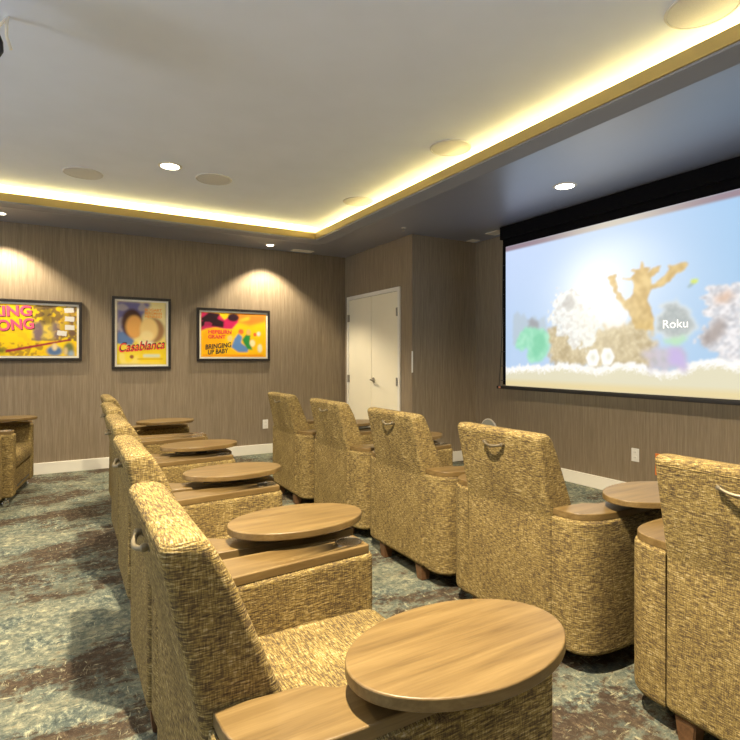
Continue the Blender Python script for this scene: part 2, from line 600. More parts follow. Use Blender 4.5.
tube([(CX - 0.02, 5.975, 0.985), (CX - 0.062, 5.975, 0.985)], 0.011, 12, bm)
tube([(CX - 0.058, 5.982, 0.985), (CX - 0.06, 5.955, 0.986), (CX - 0.06, 5.91, 0.982), (CX - 0.055, 5.865, 0.978)], [0.012, 0.011, 0.009, 0.008], 12, bm)
link_mesh('lever_handle', bm, NICKEL, d2)

# ------------------------------------------------------------------ armchairs
def ellipse(cx, cy, a, b, n=56):
    return [(cx + a * math.cos(2 * math.pi * i / n), cy + b * math.sin(2 * math.pi * i / n)) for i in range(n)]

def arm_outline(s, grow=0.0, front=0.765, notch=False, cr=0.026):
    """plan of one arm, s=+1 left / -1 right; rounded at the rear, square at the front"""
    g = grow
    pts = []
    n = 12
    for i in range(n + 1):
        a = i / n * math.pi / 2
        pts.append((0.38 - (0.296 + g) * math.cos(a) ** 0.58, 0.2625 + (0.180 + g) * math.sin(a) ** 0.58))
    fr = fillet([(0.40, 0.272), (0.45, 0.4425 + g), (front + g, 0.4425 + g), (front + g, 0.312 - g), (0.40, 0.31 - g), (0.28, 0.272)], [0, 0, cr, cr, 0, 0], 4)
    pts += [p for p in fr if p[0] > 0.46]
    if notch:
        pts += [(0.42, 0.306 - g), (0.315, 0.303 - g), (0.265, 0.272 - g * 0.4), (0.16, 0.263)]
    else:
        pts += [(0.42, 0.2865 - g), (0.30, 0.278 - g * 0.7), (0.16, 0.2635)]
    return [(x, s * y) for x, y in pts]

BACK = fillet([(0.070, 0.088), (0.076, 0.60), (0.0, 0.955), (0.085, 0.956), (0.132, 0.868), (0.232, 0.62), (0.33, 0.43), (0.33, 0.088)],
              [0.03, 0.08, 0.022, 0.05, 0.08, 0.10, 0.03, 0.025], 5)
SEAT = fillet([(0.25, 0.31), (0.775, 0.305), (0.785, 0.452), (0.25, 0.462)], [0.032, 0.045, 0.07, 0.032], 6)
PANEL = fillet([(0.25, 0.085), (0.752, 0.085), (0.757, 0.302), (0.25, 0.302)], [0.02, 0.03, 0.014, 0.014], 4)

def build_chair(name, mirrored, tab=(0.550, 0.384), tab_rot=0.0):
    """origin on the floor below the rear edge of the backrest; faces +X; the tablet is on the right (-Y) unless mirrored"""
    root = empty(name, (0, 0, 0))
    ts = 1 if mirrored else -1
    b = link_mesh('backrest', rprism(BACK, -0.260, 0.260, 'y', 0.021, 0.021, 4), FABRIC, root)
    bm = tube([(0.0085, -0.240, 0.924), (0.0085, 0.240, 0.924)], 0.003, 8)
    link_mesh('piping', bm, FABRIC, b)
    link_mesh('seat_cushion', rprism(SEAT, -0.312, 0.312, 'y', 0.03, 0.03, 4), FABRIC, root)
    p = link_mesh('front_panel', rprism(PANEL, -0.310, 0.310, 'y', 0.01, 0.01, 3), FABRIC, root)
    link_mesh('panel_slot', mkbox((0.745, -0.25, 0.135), (0.7575, 0.25, 0.150), 0.003), BLACK, p)
    for s in (-1, 1):
        tabside = (s == ts)
        cup = (0.700, s * 0.380)
        a = link_mesh('armrest', rprism(arm_outline(s, notch=tabside), 0.080, 0.621, 'z', 0.025, 0.016, 4,
                      None if tabside else (cup[0], cup[1], 0.0435)), FABRIC, root, angle=50)
        cap = arm_outline(s, -0.008, 0.757, tabside, 0.008)
        link_mesh('arm_cap', rprism(cap, 0.622, 0.648, 'z', 0.0, 0.004, 3,
                      None if tabside else (cup[0], cup[1], 0.043)), WOOD, a, angle=50)
        if not tabside:
            prof = [(0.0455, 0.648), (0.0455, 0.6492), (0.0435, 0.6496), (0.0415, 0.6488), (0.041, 0.644), (0.040, 0.555), (0.037, 0.547), (0.0, 0.545)]
            link_mesh('cup_holder', lathe(prof, 36, (cup[0], cup[1], 0)), STEEL, a)
    tx, ty = tab
    bm = rprism(ellipse(0, 0, 0.246, 0.158), 0.682, 0.707, 'z', 0.004, 0.004, 3)
    bmesh.ops.transform(bm, matrix=Matrix.Translation((tx, ts * ty, 0)) @ Matrix.Rotation(tab_rot, 4, 'Z'), verts=bm.verts)
    t = link_mesh('tablet_top', bm, WOOD, root)
    t['label'] = 'oval walnut tablet on a swivel arm'
    bm = lathe([(0.0, 0.6485), (0.035, 0.6485), (0.035, 0.666), (0.0, 0.666)], 24, (0.56, ts * 0.382, 0))
    dx, dy = tx - 0.56, ts * (ty - 0.382)
    q = mkbox((-0.16, -0.06, 0.664), (0.16, 0.06, 0.682), 0.003)
    bmesh.ops.transform(q, matrix=Matrix.Translation((tx, ts * (ty * 0.6 + 0.382 * 0.4), 0)) @ Matrix.Rotation(tab_rot, 4, 'Z'), verts=q.verts)
    tmp = bpy.data.meshes.new('tmp'); q.to_mesh(tmp); q.free(); bm.from_mesh(tmp); bpy.data.meshes.remove(tmp)
    link_mesh('swivel_bracket', bm, BLACK, t)
    # pull handle on the upper rear face
    hz, hx = 0.887, 0.019
    path = []
    for i in range(17):
        k = i / 16 * 2 - 1
        path.append((hx - 0.014 - 0.013 * (1 - k * k), k * 0.055, hz - 0.010 * (1 - k * k)))
    bm = tube(path, 0.0058, 10)
    for s in (-1, 1):
        tube([(hx + 0.006, s * 0.056, hz + 0.001), (hx - 0.015, s * 0.055, hz)], 0.0062, 10, bm)
        lathe([(0.0, -0.004), (0.010, -0.004), (0.011, 0.006), (0.0, 0.006)], 14, (hx - 0.002, s * 0.056, hz), bm, 'x')
        lathe([(0.0, -0.009), (0.0075, -0.006), (0.009, 0.0), (0.0075, 0.006), (0.0, 0.009)], 12, (hx - 0.014, s * 0.055, hz), bm, 'x')
    link_mesh('pull_handle', bm, BRASSY, root)
    for s in (-1, 1):
        bm = bmesh.new()
        c = (0.120, s * 0.200)
        lo = [bm.verts.new((c[0] + i * 0.026, c[1] + j * 0.026, 0.001)) for i, j in ((-1, -1), (1, -1), (1, 1), (-1, 1))]
        hi = [bm.verts.new((c[0] + i * 0.034, c[1] + j * 0.034, 0.088)) for i, j in ((-1, -1), (1, -1), (1, 1), (-1, 1))]
        bm.faces.new(lo[::-1]); bm.faces.new(hi)
        for i in range(4): bm.faces.new((lo[i - 1], lo[i], hi[i], hi[i - 1]))
        bmesh.ops.bevel(bm, geom=list(bm.edges), offset=0.004, segments=2, affect='EDGES')
        o = link_mesh('leg', bm, LEGWOOD, root)
        bm = lathe([(0.0, -0.014), (0.020, -0.014), (0.026, -0.008), (0.026, 0.008), (0.020, 0.014), (0.0, 0.014)], 20, (0.70, s * 0.385, 0.0265), axis='y')
        tube([(0.70, s * 0.385, 0.05), (0.70, s * 0.385, 0.085)], 0.010, 10, bm)
        box(bm, (0.678, s * 0.385 - 0.019, 0.044), (0.722, s * 0.385 + 0.019, 0.058), 0.004)
        link_mesh('caster', bm, CHROME, root)
    return root

def copy_tree(o, parent=None):
    c = o.copy()
    COL.objects.link(c)
    c.parent = parent
    for ch in list(o.children):
        copy_tree(ch, c)
    return c

proto = build_chair('armchair', False)
mproto = build_chair('armchair', True, (0.53, 0.20), 0.0)
used = {id(proto): False, id(mproto): False}
def place(src, x, y, label, group, rz=0.0, swing=(0, 0)):
    o = copy_tree(src) if used[id(src)] else src
    used[id(src)] = True
    o.location = (x, y, 0); o.rotation_euler.z = rz
    tag(o, label, 'armchair', group)
    for ch in o.children:                       # each tablet is swung a little differently
        if ch.name.startswith('tablet_top'): ch.location = (swing[0], swing[1], 0)
    return o

G1 = 'tweed recliners of the middle row'
place(proto, 0.137, 1.21, 'nearest mustard tweed armchair, its big oval tablet filling the foreground', G1)
place(proto, 0.17, 2.14, 'mustard tweed armchair second from the front in the middle row', G1)
place(proto, 0.2, 3.06, 'mustard tweed armchair third from the front in the middle row', G1)
place(proto, 0.23, 3.965, 'mustard tweed armchair fourth from the front in the middle row, next to the last', G1)
place(mproto, 0.275, 4.88, 'last tweed armchair of the middle row, nearest the poster wall, tablet on its far arm', G1)
G2 = 'tweed recliners of the row nearest the screen'
place(proto, 1.67, 0.782, 'mustard tweed armchair seen from behind at the right edge, nearest of the screen row', G2)
place(proto, 1.67, 1.787, 'mustard tweed armchair seen from behind beside the purplish oval tablet', G2, 0.0, (-0.06, -0.06))
place(proto, 1.675, 2.687, 'mustard tweed armchair seen from behind, middle one of the five in the screen row', G2)
place(proto, 1.67, 3.588, 'mustard tweed armchair seen from behind in front of the white double door', G2)
place(proto, 1.65, 4.515, 'farthest mustard tweed armchair of the screen row, beside the poster wall outlet', G2)
G3 = 'tweed recliners of the rear row'
place(mproto, -1.065, 5.95, 'mustard tweed armchair at the left edge under the widest poster, facing right, tablet behind', G3, R(-7.5), (0.06, 0.0))
place(proto, -1.25, 5.03, 'mustard tweed armchair cut off by the left edge, only its front corner showing', G3, R(-7.5))

# ------------------------------------------------------------------ framed posters
def poster(name, x0, x1, z0, z1, label, paint):
    yb = YF - 0.001
    root = empty(name, ((x0 + x1) / 2, YF, z0))
    ox, oz = (x0 + x1) / 2, z0
    f = 0.030
    bm = bmesh.new()
    w, h = (x1 - x0) / 2, z1 - z0
    for lo, hi in (((-w, -0.034, 0), (w, -0.001, f)), ((-w, -0.034, h - f), (w, -0.001, h)),
                   ((-w, -0.034, f), (-w + f, -0.001, h - f)), ((w - f, -0.034, f), (w, -0.001, h - f))):
        box(bm, lo, hi, 0.002)
    link_mesh('frame', bm, FRAMEB, root)
    link_mesh('border', mkbox((-w + f, -0.018, f), (w - f, -0.002, h - f)), MATP, root, smooth=False)
    m = f + 0.022
    cv = Canvas(-w + m, w - m, m, h - m, 0.004)
    W, Hh = 2 * (w - m), h - 2 * m
    paint(cv, lambda u: -w + m + u * W, lambda v: m + v * Hh)
    pr = cv.build('print', POSTERM, lambda x, y: np.stack([x, np.full_like(x, -0.0195), y], 1), root)
    tag(root, label, 'poster', 'framed posters on the far wall')
    def txt(body, mat, u, v, size, shear=0.0, bold=0.0, rot=0.0, width=None, align='LEFT', lift=0.0):
        M = Matrix.Translation((-w + m + u * W, -0.021 - lift, m + v * Hh)) @ Matrix.Rotation(R(90), 4, 'X') @ Matrix.Rotation(rot, 4, 'Z')
        text_mesh('lettering', body, mat, pr, M, size, shear, bold, 1.0, width, align)
    return txt, W, Hh

YEL, YEL2 = S(240, 205, 30), S(232, 180, 40)
def paint_wide(c, U, V):
    c.C[:] = YEL
    n = vnoise(c.X + 5, c.Y, 22, 22, 3)
    c.fill(blur((n > 0.62).astype(float), 1) * 0.5, YEL2)
    # right half: dark mottled picture of plain shapes on yellow
    x, y = c.X, c.Y
    n2 = vnoise(x + 3, y + 2, 26, 26, 8) * 0.6 + vnoise(x + 3, y + 2, 55, 55, 9) * 0.4
    right = ((x > U(0.60)) & (y > V(0.30))).astype(float)
    c.fill(blur(((n2 > 0.52) * right), 1) * 0.8, S(84, 62, 66))
    c.rect(U(0.60), U(0.80), V(0.32), V(0.66), S(206, 186, 110), 3, 0.55)
    c.ell(U(0.655), V(0.48), 0.045, 0.11, S(112, 92, 120), 3, 0.8)
    c.ell(U(0.815), V(0.52), 0.040, 0.10, S(120, 104, 120), 3, 0.7)
    c.rect(U(0.685), U(0.78), V(0.62), V(0.98), S(78, 66, 58), 4, 0.8)
    c.rect(U(0.86), U(0.99), V(0.40), V(0.98), S(86, 58, 78), 3, 0.55)
    c.rect(U(0.88), U(0.93), V(0.50), V(0.95), YEL, 4, 0.6)
    # lower band of browns and greens
    low = (y < V(0.26)).astype(float)
    c.fill(blur((n2 > 0.5) * low * (x < U(0.70)), 1) * 0.75, S(150, 112, 50))
    c.rect(U(0.0), U(0.38), V(0.03), V(0.16), S(112, 128, 40), 3, 0.6)
    c.rect(U(0.0), U(0.36), V(0.08), V(0.11), S(60, 52, 40), 2, 0.7)
    c.poly([(U(0.38), V(0.06)), (U(0.94), V(0.31)), (U(0.94), V(0.345)), (U(0.38), V(0.115))], S(150, 40, 62), 1)
    c.ell(U(0.80), V(0.10), 0.075, 0.055, S(86, 116, 160), 3)
    c.ell(U(0.93), V(0.14), 0.050, 0.075, S(110, 116, 70), 3)
    c.ell(U(0.80), V(0.18), 0.025, 0.040, S(226, 206, 160), 2)
    c.ell(U(0.90), V(0.10), 0.020, 0.045, S(214, 190, 140), 2)
    c.ell(U(0.95), V(0.02), 0.030, 0.05, S(150, 170, 190), 3)
    for (u, v, r) in ((0.93, 0.92, 0.10), (0.935, 0.745, -0.06), (0.935, 0.575, -0.03), (0.865, 0.455, -0.12)):
        cx, cy = U(u), V(v)
        q = [(-0.046, -0.027), (0.046, -0.027), (0.046, 0.027), (-0.046, 0.027)]
        c.poly([(cx + a * math.cos(r) - b * math.sin(r), cy + a * math.sin(r) + b * math.cos(r)) for a, b in q], S(216, 214, 212), 0)
PX0, PX1 = -0.98, 0.187
t1, W1, H1 = poster('framed_poster', PX0, PX1, 1.240, 1.897, 'wide black-framed yellow poster with huge pink block letters, at the left edge', paint_wide)
def world_u(x): return (x - PX0 - 0.052) / W1
t1('KING', BLACKT, world_u(-0.654), 0.748, 0.150, 0.0, 0.005, R(3.0), 0.365, lift=0.000)
t1('KING', PINKT, world_u(-0.660), 0.758, 0.150, 0.0, 0.005, R(3.0), 0.365, lift=0.001)
t1('KONG', BLACKT, world_u(-0.684), 0.455, 0.155, 0.0, 0.005, R(6.0), 0.42, lift=0.000)
t1('KONG', PINKT, world_u(-0.690), 0.465, 0.155, 0.0, 0.005, R(6.0), 0.42, lift=0.001)

def paint_portrait(c, U, V):
    n = vnoise(c.X + 2, c.Y, 14, 14, 21)
    g = np.clip((c.Y - V(0.30)) / (V(0.5) - V(0.30)), 0, 1)[..., None]
    c.C[:] = S(238, 214, 66) * (1 - g) + S(226, 212, 150) * g
    c.poly([(U(0), V(0.36)), (U(0.30), V(0.34)), (U(0.46), V(0.72)), (U(0.66), V(0.93)), (U(0.66), V(1.01)), (U(-0.01), V(1.01))], S(104, 100, 148), 4)
    c.fill(blur((n > 0.6).astype(float), 2) * 0.25, S(246, 234, 190))
    c.poly([(U(0), V(0.33)), (U(0.02), V(0.50)), (U(0.12), V(0.52)), (U(0.34), V(0.38)), (U(0.30), V(0.31))], S(92, 120, 168), 2)
    # two plain overlapping ovals, dark-capped and straw-coloured
    c.ell(U(0.30), V(0.66), 0.115, 0.165, S(70, 46, 40), 3)
    c.ell(U(0.345), V(0.60), 0.092, 0.135, S(226, 168, 92), 3)
    c.ell(U(0.72), V(0.55), 0.130, 0.150, S(160, 120, 80), 3)
    c.ell(U(0.64), V(0.56), 0.100, 0.140, S(240, 208, 138), 3)
    c.ell(U(0.60), V(0.46), 0.07, 0.06, S(244, 222, 160), 3)
    c.rect(U(0.45), U(0.72), V(0.30), V(0.37), S(240, 232, 206), 4)
    c.rect(U(0.42), U(0.98), V(0.02), V(0.30), S(236, 206, 40), 6)
    c.rect(U(0.52), U(0.86), V(0.115), V(0.165), S(208, 214, 190), 2)
    c.ell(U(0.29), V(0.125), 0.022, 0.022, S(150, 92, 60), 1)
    c.rect(U(0.40), U(0.92), V(0.085), V(0.095), S(190, 140, 40), 1)
t2, W2, H2 = poster('framed_poster', 0.491, 1.137, 1.140, 1.986, 'upright black-framed poster with slanting red script title, between the two wide posters', paint_portrait)
t2('Casablanca', BLACKT, 0.03, 0.205, 0.150, 0.35, 0.001, R(5.5), 0.50, lift=0.000)
t2('Casablanca', REDT, 0.015, 0.190, 0.150, 0.35, 0.001, R(5.5), 0.50, lift=0.001)
for i, s in enumerate(('BOGART', 'BERGMAN', 'HENREID')):
    t2(s, ORANGET, 0.55, 0.855 - i * 0.052, 0.045, 0, 0.001, 0, 0.19)

def paint_landscape(c, U, V):
    g = np.clip((c.Y - V(0.1)) / (V(1) - V(0.1)), 0, 1)[..., None]
    c.C[:] = S(250, 196, 20) * (1 - g) + S(250, 206, 30) * g
    x, y = c.X, c.Y
    n = vnoise(x + 4, y * 1.6 + 2, 9, 16, 31)
    c.poly([(U(0.40), V(1.01)), (U(0.52), V(0.80)), (U(0.74), V(0.72)), (U(1.01), V(0.83)), (U(1.01), V(1.01))], S(236, 132, 50), 5)
    c.poly([(U(0.55), V(0.80)), (U(0.72), V(0.86)), (U(0.74), V(0.93)), (U(0.60), V(0.86))], S(250, 206, 50), 4)
    c.poly([(U(0), V(0.55)), (U(0.20), V(0.68)), (U(0.42), V(0.62)), (U(0.30), V(0.20)), (U(0), V(0.10))], S(250, 170, 20), 8, 0.8)
    # plain dark and crimson blocks along the top left
    c.poly([(U(0), V(0.58)), (U(0.08), V(0.63)), (U(0.22), V(0.67)), (U(0.36), V(0.63)), (U(0.46), V(0.63)), (U(0.56), V(0.80)), (U(0.53), V(0.93)), (U(0.46), V(0.95)), (U(0.34), V(0.84)), (U(0.26), V(0.97)), (U(0), V(1.01))], S(206, 40, 96), 2)
    c.poly([(U(0), V(0.66)), (U(0.10), V(0.70)), (U(0.33), V(0.66)), (U(0.34), V(0.80)), (U(0.24), V(0.86)), (U(0.28), V(0.97)), (U(0.12), V(1.0)), (U(0), V(0.86))], S(46, 26, 34), 2)
    c.ell(U(0.48), V(0.90), 0.075, 0.05, S(52, 28, 40), 2)
    c.fill(blur(((n > 0.62) & (x < U(0.30)) & (y > V(0.66))).astype(float), 1) * 0.7, S(190, 44, 96))
    # two rounded colour patches, blue and green
    c.poly([(U(0.45), V(0.22)), (U(0.50), V(0.42)), (U(0.56), V(0.54)), (U(0.62), V(0.46)), (U(0.60), V(0.32)), (U(0.72), V(0.20)), (U(0.70), V(0.11)), (U(0.56), V(0.11))], S(96, 140, 200), 2)
    c.poly([(U(0.62), V(0.40)), (U(0.68), V(0.52)), (U(0.75), V(0.50)), (U(0.74), V(0.36)), (U(0.78), V(0.16)), (U(0.70), V(0.18)), (U(0.64), V(0.32))], S(44, 140, 70), 2)
    c.ell(U(0.60), V(0.58), 0.035, 0.035, S(220, 110, 60), 2)
    c.ell(U(0.72), V(0.57), 0.030, 0.035, S(226, 176, 110), 2)
    c.ell(U(0.43), V(0.42), 0.030, 0.040, S(226, 200, 130), 2)
    c.ell(U(0.78), V(0.32), 0.036, 0.045, S(232, 226, 180), 2)
    c.ell(U(0.88), V(0.54), 0.024, 0.028, S(206, 222, 224), 2)
    c.ell(U(0.90), V(0.20), 0.030, 0.055, S(226, 226, 190), 2)
    c.ell(U(0.82), V(0.52), 0.020, 0.025, S(226, 110, 60), 1)
    c.rect(U(0.02), U(0.95), V(0.015), V(0.05), S(236, 120, 30), 2, 0.7)
t3, W3, H3 = poster('framed_poster', 1.444, 2.390, 1.232, 1.900, 'landscape black-framed yellow and orange poster nearest the white door, black title letters', paint_landscape)
t3('HEPBURN', REDT, 0.10, 0.525, 0.064, 0.05, 0.002, 0, 0.295)
t3('GRANT', REDT, 0.10, 0.415, 0.064, 0.05, 0.002, 0, 0.22)
t3('BRINGING', BLACKT, 0.06, 0.165, 0.086, 0.15, 0.002, R(6), 0.33)
t3('UP BABY', BLACKT, 0.095, 0.055, 0.078, 0.15, 0.002, R(5), 0.26)

# ------------------------------------------------------------------ projection screen
POLYS = {
    'castle': [(4.221, 1.706), (4.162, 1.778), (4.104, 1.731), (4.033, 1.737), (4.005, 1.661), (3.923, 1.708), (3.856, 1.662), (3.764, 1.697), (3.726, 1.401), (4.221, 1.412)],
    'shell': [(4.133, 1.528), (4.047, 1.589), (3.909, 1.592), (3.777, 1.565), (3.713, 1.482), (3.726, 1.351), (3.803, 1.25), (3.964, 1.218), (4.019, 1.27), (3.991, 1.354), (4.033, 1.376), (4.104, 1.345), (4.191, 1.389)],
    'shell_in': [(3.936, 1.521), (3.816, 1.526), (3.764, 1.433), (3.803, 1.331), (3.909, 1.28), (3.964, 1.354), (3.923, 1.426)],
    'knob': [(4.005, 1.65), (3.936, 1.698), (3.856, 1.652), (3.869, 1.58), (4.005, 1.587)],
    'spiky': [(3.688, 1.752), (3.65, 1.869), (3.577, 1.931), (3.481, 1.949), (3.389, 1.91), (3.332, 1.819), (3.299, 1.722), (3.223, 1.697), (3.17, 1.601), (3.18, 1.436), (3.244, 1.363), (3.411, 1.395), (3.589, 1.527), (3.7, 1.592)],
    'spikyhole': [(3.564, 1.801), (3.505, 1.884), (3.423, 1.856), (3.4, 1.768), (3.493, 1.717)],
    'mass': [(3.726, 1.553), (3.589, 1.547), (3.411, 1.423), (3.223, 1.437), (3.107, 1.561), (2.956, 1.589), (2.786, 1.613), (2.644, 1.537), (2.609, 1.378), (2.644, 1.203), (3.138, 1.179), (3.589, 1.191), (3.726, 1.25)],
    'ball': [(3.138, 1.654), (3.107, 1.743), (3.026, 1.79), (2.937, 1.764), (2.879, 1.68), (2.889, 1.585), (2.976, 1.528), (3.086, 1.551)],
    'tree': [(3.076, 2.002), (2.976, 2.016), (2.986, 1.964), (2.947, 1.853), (2.889, 1.777), (2.823, 1.805), (2.805, 1.915), (2.87, 1.958), (2.927, 1.992), (2.832, 1.97), (2.805, 1.992), (2.832, 2.039), (2.75, 2.036), (2.732, 2.11), (2.705, 2.038), (2.652, 2.022), (2.679, 1.992), (2.575, 2.035), (2.584, 1.987), (2.661, 1.931), (2.644, 1.887), (2.558, 1.918), (2.492, 1.974), (2.509, 2.017), (2.35, 2.016), (2.365, 1.979), (2.444, 1.935), (2.542, 1.858), (2.652, 1.838), (2.679, 1.757), (2.635, 1.653), (2.626, 1.503), (2.786, 1.51), (2.861, 1.67), (2.937, 1.755), (2.986, 1.857), (3.026, 1.924)],
    'stone': [(2.626, 1.469), (2.601, 1.601), (2.558, 1.68), (2.492, 1.731), (2.428, 1.725), (2.35, 1.663), (2.304, 1.589), (2.274, 1.517), (2.319, 1.442), (2.476, 1.415)],
    'greenbit': [(2.542, 1.417), (2.444, 1.43), (2.334, 1.458), (2.365, 1.404), (2.46, 1.366), (2.525, 1.384)],
    'purple': [(2.705, 1.337), (2.618, 1.386), (2.509, 1.343), (2.428, 1.358), (2.35, 1.286), (2.35, 1.176), (2.661, 1.153)],
    'lilac': [(2.509, 1.319), (2.428, 1.35), (2.357, 1.286), (2.365, 1.191), (2.492, 1.189)],
    'rock': [(2.274, 1.409), (2.215, 1.522), (2.2, 1.62), (2.244, 1.708), (2.215, 1.774), (2.157, 1.821), (2.067, 1.795), (1.98, 1.836), (1.853, 1.805), (1.853, 1.171), (2.013, 1.168), (2.088, 1.218), (2.129, 1.315), (2.215, 1.331)],
    'rockdark': [(2.259, 1.424), (2.2, 1.498), (2.129, 1.555), (2.047, 1.564), (2.088, 1.478), (2.172, 1.361), (2.237, 1.354)],
    'rockorange': [(2.165, 1.731), (2.081, 1.767), (2.0, 1.736), (2.047, 1.682), (2.143, 1.661)],
    'clam1': [(3.288, 1.27), (3.244, 1.345), (3.17, 1.353), (3.138, 1.27), (3.17, 1.196), (3.255, 1.195)],
    'clam2': [(3.128, 1.288), (3.097, 1.361), (3.026, 1.36), (2.986, 1.279), (3.026, 1.207), (3.107, 1.206)],
    'clam1in': [(3.244, 1.27), (3.212, 1.316), (3.18, 1.279), (3.201, 1.233)],
    'clam2in': [(3.076, 1.288), (3.046, 1.324), (3.016, 1.279), (3.056, 1.243)],
    'fish': [(2.357, 1.829), (2.319, 1.863), (2.281, 1.866), (2.304, 1.838), (2.334, 1.818)],
}
SAND = [(4.326, 1.159), (4.047, 1.196), (3.777, 1.189), (3.589, 1.221), (3.355, 1.204), (3.138, 1.179), (2.937, 1.235), (2.75, 1.219), (2.575, 1.171), (2.412, 1.19), (2.259, 1.255), (2.115, 1.27), (1.98, 1.241), (1.822, 1.228)]


SX = 4.25
Y0, Y1, Z0, Z1 = 4.326, 1.70, 0.965, 2.500
root = empty('projection_screen', (0, 0, 0))
tag(root, 'large black-bordered projection screen showing a bright aquarium of coral', 'projection screen')
bm = bmesh.new()
box(bm, (SX - 0.002, 1.655, 2.50), (SX + 0.012, 4.372, 2.60))
box(bm, (SX - 0.05, 1.60, 2.58), (SX + 0.10, 4.372, ZS - 0.001), 0.004)
link_mesh('case', bm, MASK, root)
bm = bmesh.new()
box(bm, (SX - 0.001, Y0, 0.975), (SX + 0.003, 4.372, 2.50))
box(bm, (SX - 0.001, 1.655, 0.975), (SX + 0.003, Y1, 2.50))
box(bm, (SX - 0.001, Y1, 0.945), (SX + 0.003, Y0, Z0))
link_mesh('masking_border', bm, MASK, root)
bm = bmesh.new()
box(bm, (SX - 0.016, 1.57, 0.925), (SX + 0.016, 4.460, 0.960), 0.006)
bar = link_mesh('weight_bar', bm, BLACK, root)
bm = mkbox((SX - 0.0175, 4.395, 0.932), (SX - 0.0155, 4.425, 0.954))
tagm = link_mesh('end_tag', bm, REDTAG, bar, smooth=False)
# curved tension cord at the side
bm = tube([(SX, 4.372, 2.52), (SX, 4.376, 2.2), (SX, 4.382, 1.8), (SX, 4.395, 1.4), (SX, 4.425, 1.05), (SX, 4.435, 0.95)], 0.004, 8)
for i in range(9):
    z = 2.3 - i * 0.16
    y = 4.377 + (2.3 - z) ** 2 * 0.018
    box(bm, (SX - 0.003, 4.35, z - 0.004), (SX + 0.003, y, z + 0.004))
link_mesh('tension_cord', bm, BLACK, root)

cv = Canvas(Y0, Y1, Z0, Z1, 0.0065)
X, Y = cv.X, cv.Y
tx = np.clip((Y0 - X) / (Y0 - Y1), 0, 1)[..., None]
top, rt = S(192, 209, 240), S(154, 192, 226)
cv.C[:] = top * (1 - tx) + rt * tx
vz = np.clip((2.4 - Y) / 0.9, 0, 1)[..., None]
cv.C = cv.C * (1 - 0.45 * vz) + S(156, 188, 214) * (0.45 * vz)
glow = np.exp(-(((X - 3.22) / 0.30) ** 2 + ((Y - 1.80) / 0.34) ** 2))
glow2 = np.exp(-(((X - 3.05) / 0.75) ** 2 + ((Y - 1.95) / 0.75) ** 2))
cv.fill(np.clip(glow2 * 0.42 + glow * 0.50, 0, 1), S(244, 248, 252))
ng = vnoise(X + 3, Y + 3, 40, 40, 5)
nf = vnoise(X + 3, Y + 3, 95, 95, 6)
cv.poly(POLYS['castle'], S(176, 186, 188), 2, 0.6, 0.03)
m = cv.poly(POLYS['mass'], S(198, 176, 126), 2, 0.9, 0.10)
cv.fill(blur((nf > 0.6).astype(float), 1) * m * 0.45, S(240, 230, 200))
cv.fill(blur((ng < 0.36).astype(float), 2) * m * 0.6, S(150, 128, 88))
m = cv.poly(POLYS['spiky'], S(222, 224, 220), 1, 0.95, 0.12)
cv.fill(blur((nf > 0.55).astype(float), 1) * m * 0.7, S(250, 250, 246))
cv.fill(blur((ng < 0.35).astype(float), 1) * m * 0.45, S(188, 178, 168))
cv.poly(POLYS['spikyhole'], S(176, 172, 168), 2, 0.7, 0.03)
m = cv.poly(POLYS['tree'], S(204, 172, 104), 1, 0.95, 0.03)
cv.fill(blur((ng > 0.6).astype(float), 2) * m * 0.5, S(232, 208, 150))
cv.fill(blur((ng < 0.34).astype(float), 2) * m * 0.5, S(166, 132, 78))
m = cv.poly(POLYS['ball'], S(244, 240, 236), 2, 0.95, 0.05)
cv.fill(blur((ng > 0.6).astype(float), 2) * m * 0.35, S(226, 214, 226))
m = cv.poly(POLYS['stone'], S(214, 220, 220), 2, 0.95, 0.07)
mi = blur(m, 2) ** 3
cv.fill(mi, S(164, 172, 172))
cv.fill(blur((nf > 0.55).astype(float), 1) * m * 0.25, S(226, 228, 226))
m = cv.poly(POLYS['rock'], S(206, 206, 210), 1, 0.95, 0.10)
cv.fill(blur((ng > 0.5).astype(float), 1) * m * 0.7, S(244, 240, 240))
cv.fill(blur((nf < 0.32).astype(float), 1) * m * 0.5, S(150, 144, 146))
cv.poly(POLYS['rockdark'], S(150, 136, 130), 3, 0.8, 0.05)
cv.poly(POLYS['rockorange'], S(210, 172, 140), 3, 0.75, 0.04)
# sand
sx = np.array([p[0] for p in SAND])[::-1]; sz = np.array([p[1] for p in SAND])[::-1]
top_s = np.interp(X, sx, sz) + (nf - 0.5) * 0.03 + (ng - 0.5) * 0.03
s = blur((Y < top_s).astype(float), 1)
sandc = S(246, 244, 240)
cv.fill(s, sandc)
cv.fill(s * blur((nf > 0.58).astype(float), 1) * 0.35, S(214, 210, 200))
low = np.clip((top_s - 0.035 - Y) / 0.05, 0, 1)
cv.fill(low, S(214, 208, 180))
low2 = np.clip((1.055 - Y) / 0.05, 0, 1)
cv.fill(low2 * 0.9, S(218, 200, 148))
m = cv.poly(POLYS['shell'], S(142, 212, 176), 2, 0.95, 0.03)
cv.fill(blur((ng > 0.6).astype(float), 2) * m * 0.4, S(190, 236, 212))
cv.poly(POLYS['shell_in'], S(116, 196, 156), 3, 0.7, 0.02)
cv.poly(POLYS['knob'], S(150, 148, 150), 2, 0.8, 0.05)
m = cv.poly(POLYS['purple'], S(196, 186, 196), 3, 0.9, 0.08)
cv.fill(blur((ng < 0.42).astype(float), 2) * m * 0.5, S(162, 168, 160))
cv.poly(POLYS['lilac'], S(190, 172, 220), 3, 0.85, 0.05)
cv.poly(POLYS['greenbit'], S(176, 216, 176), 2, 0.85, 0.05)
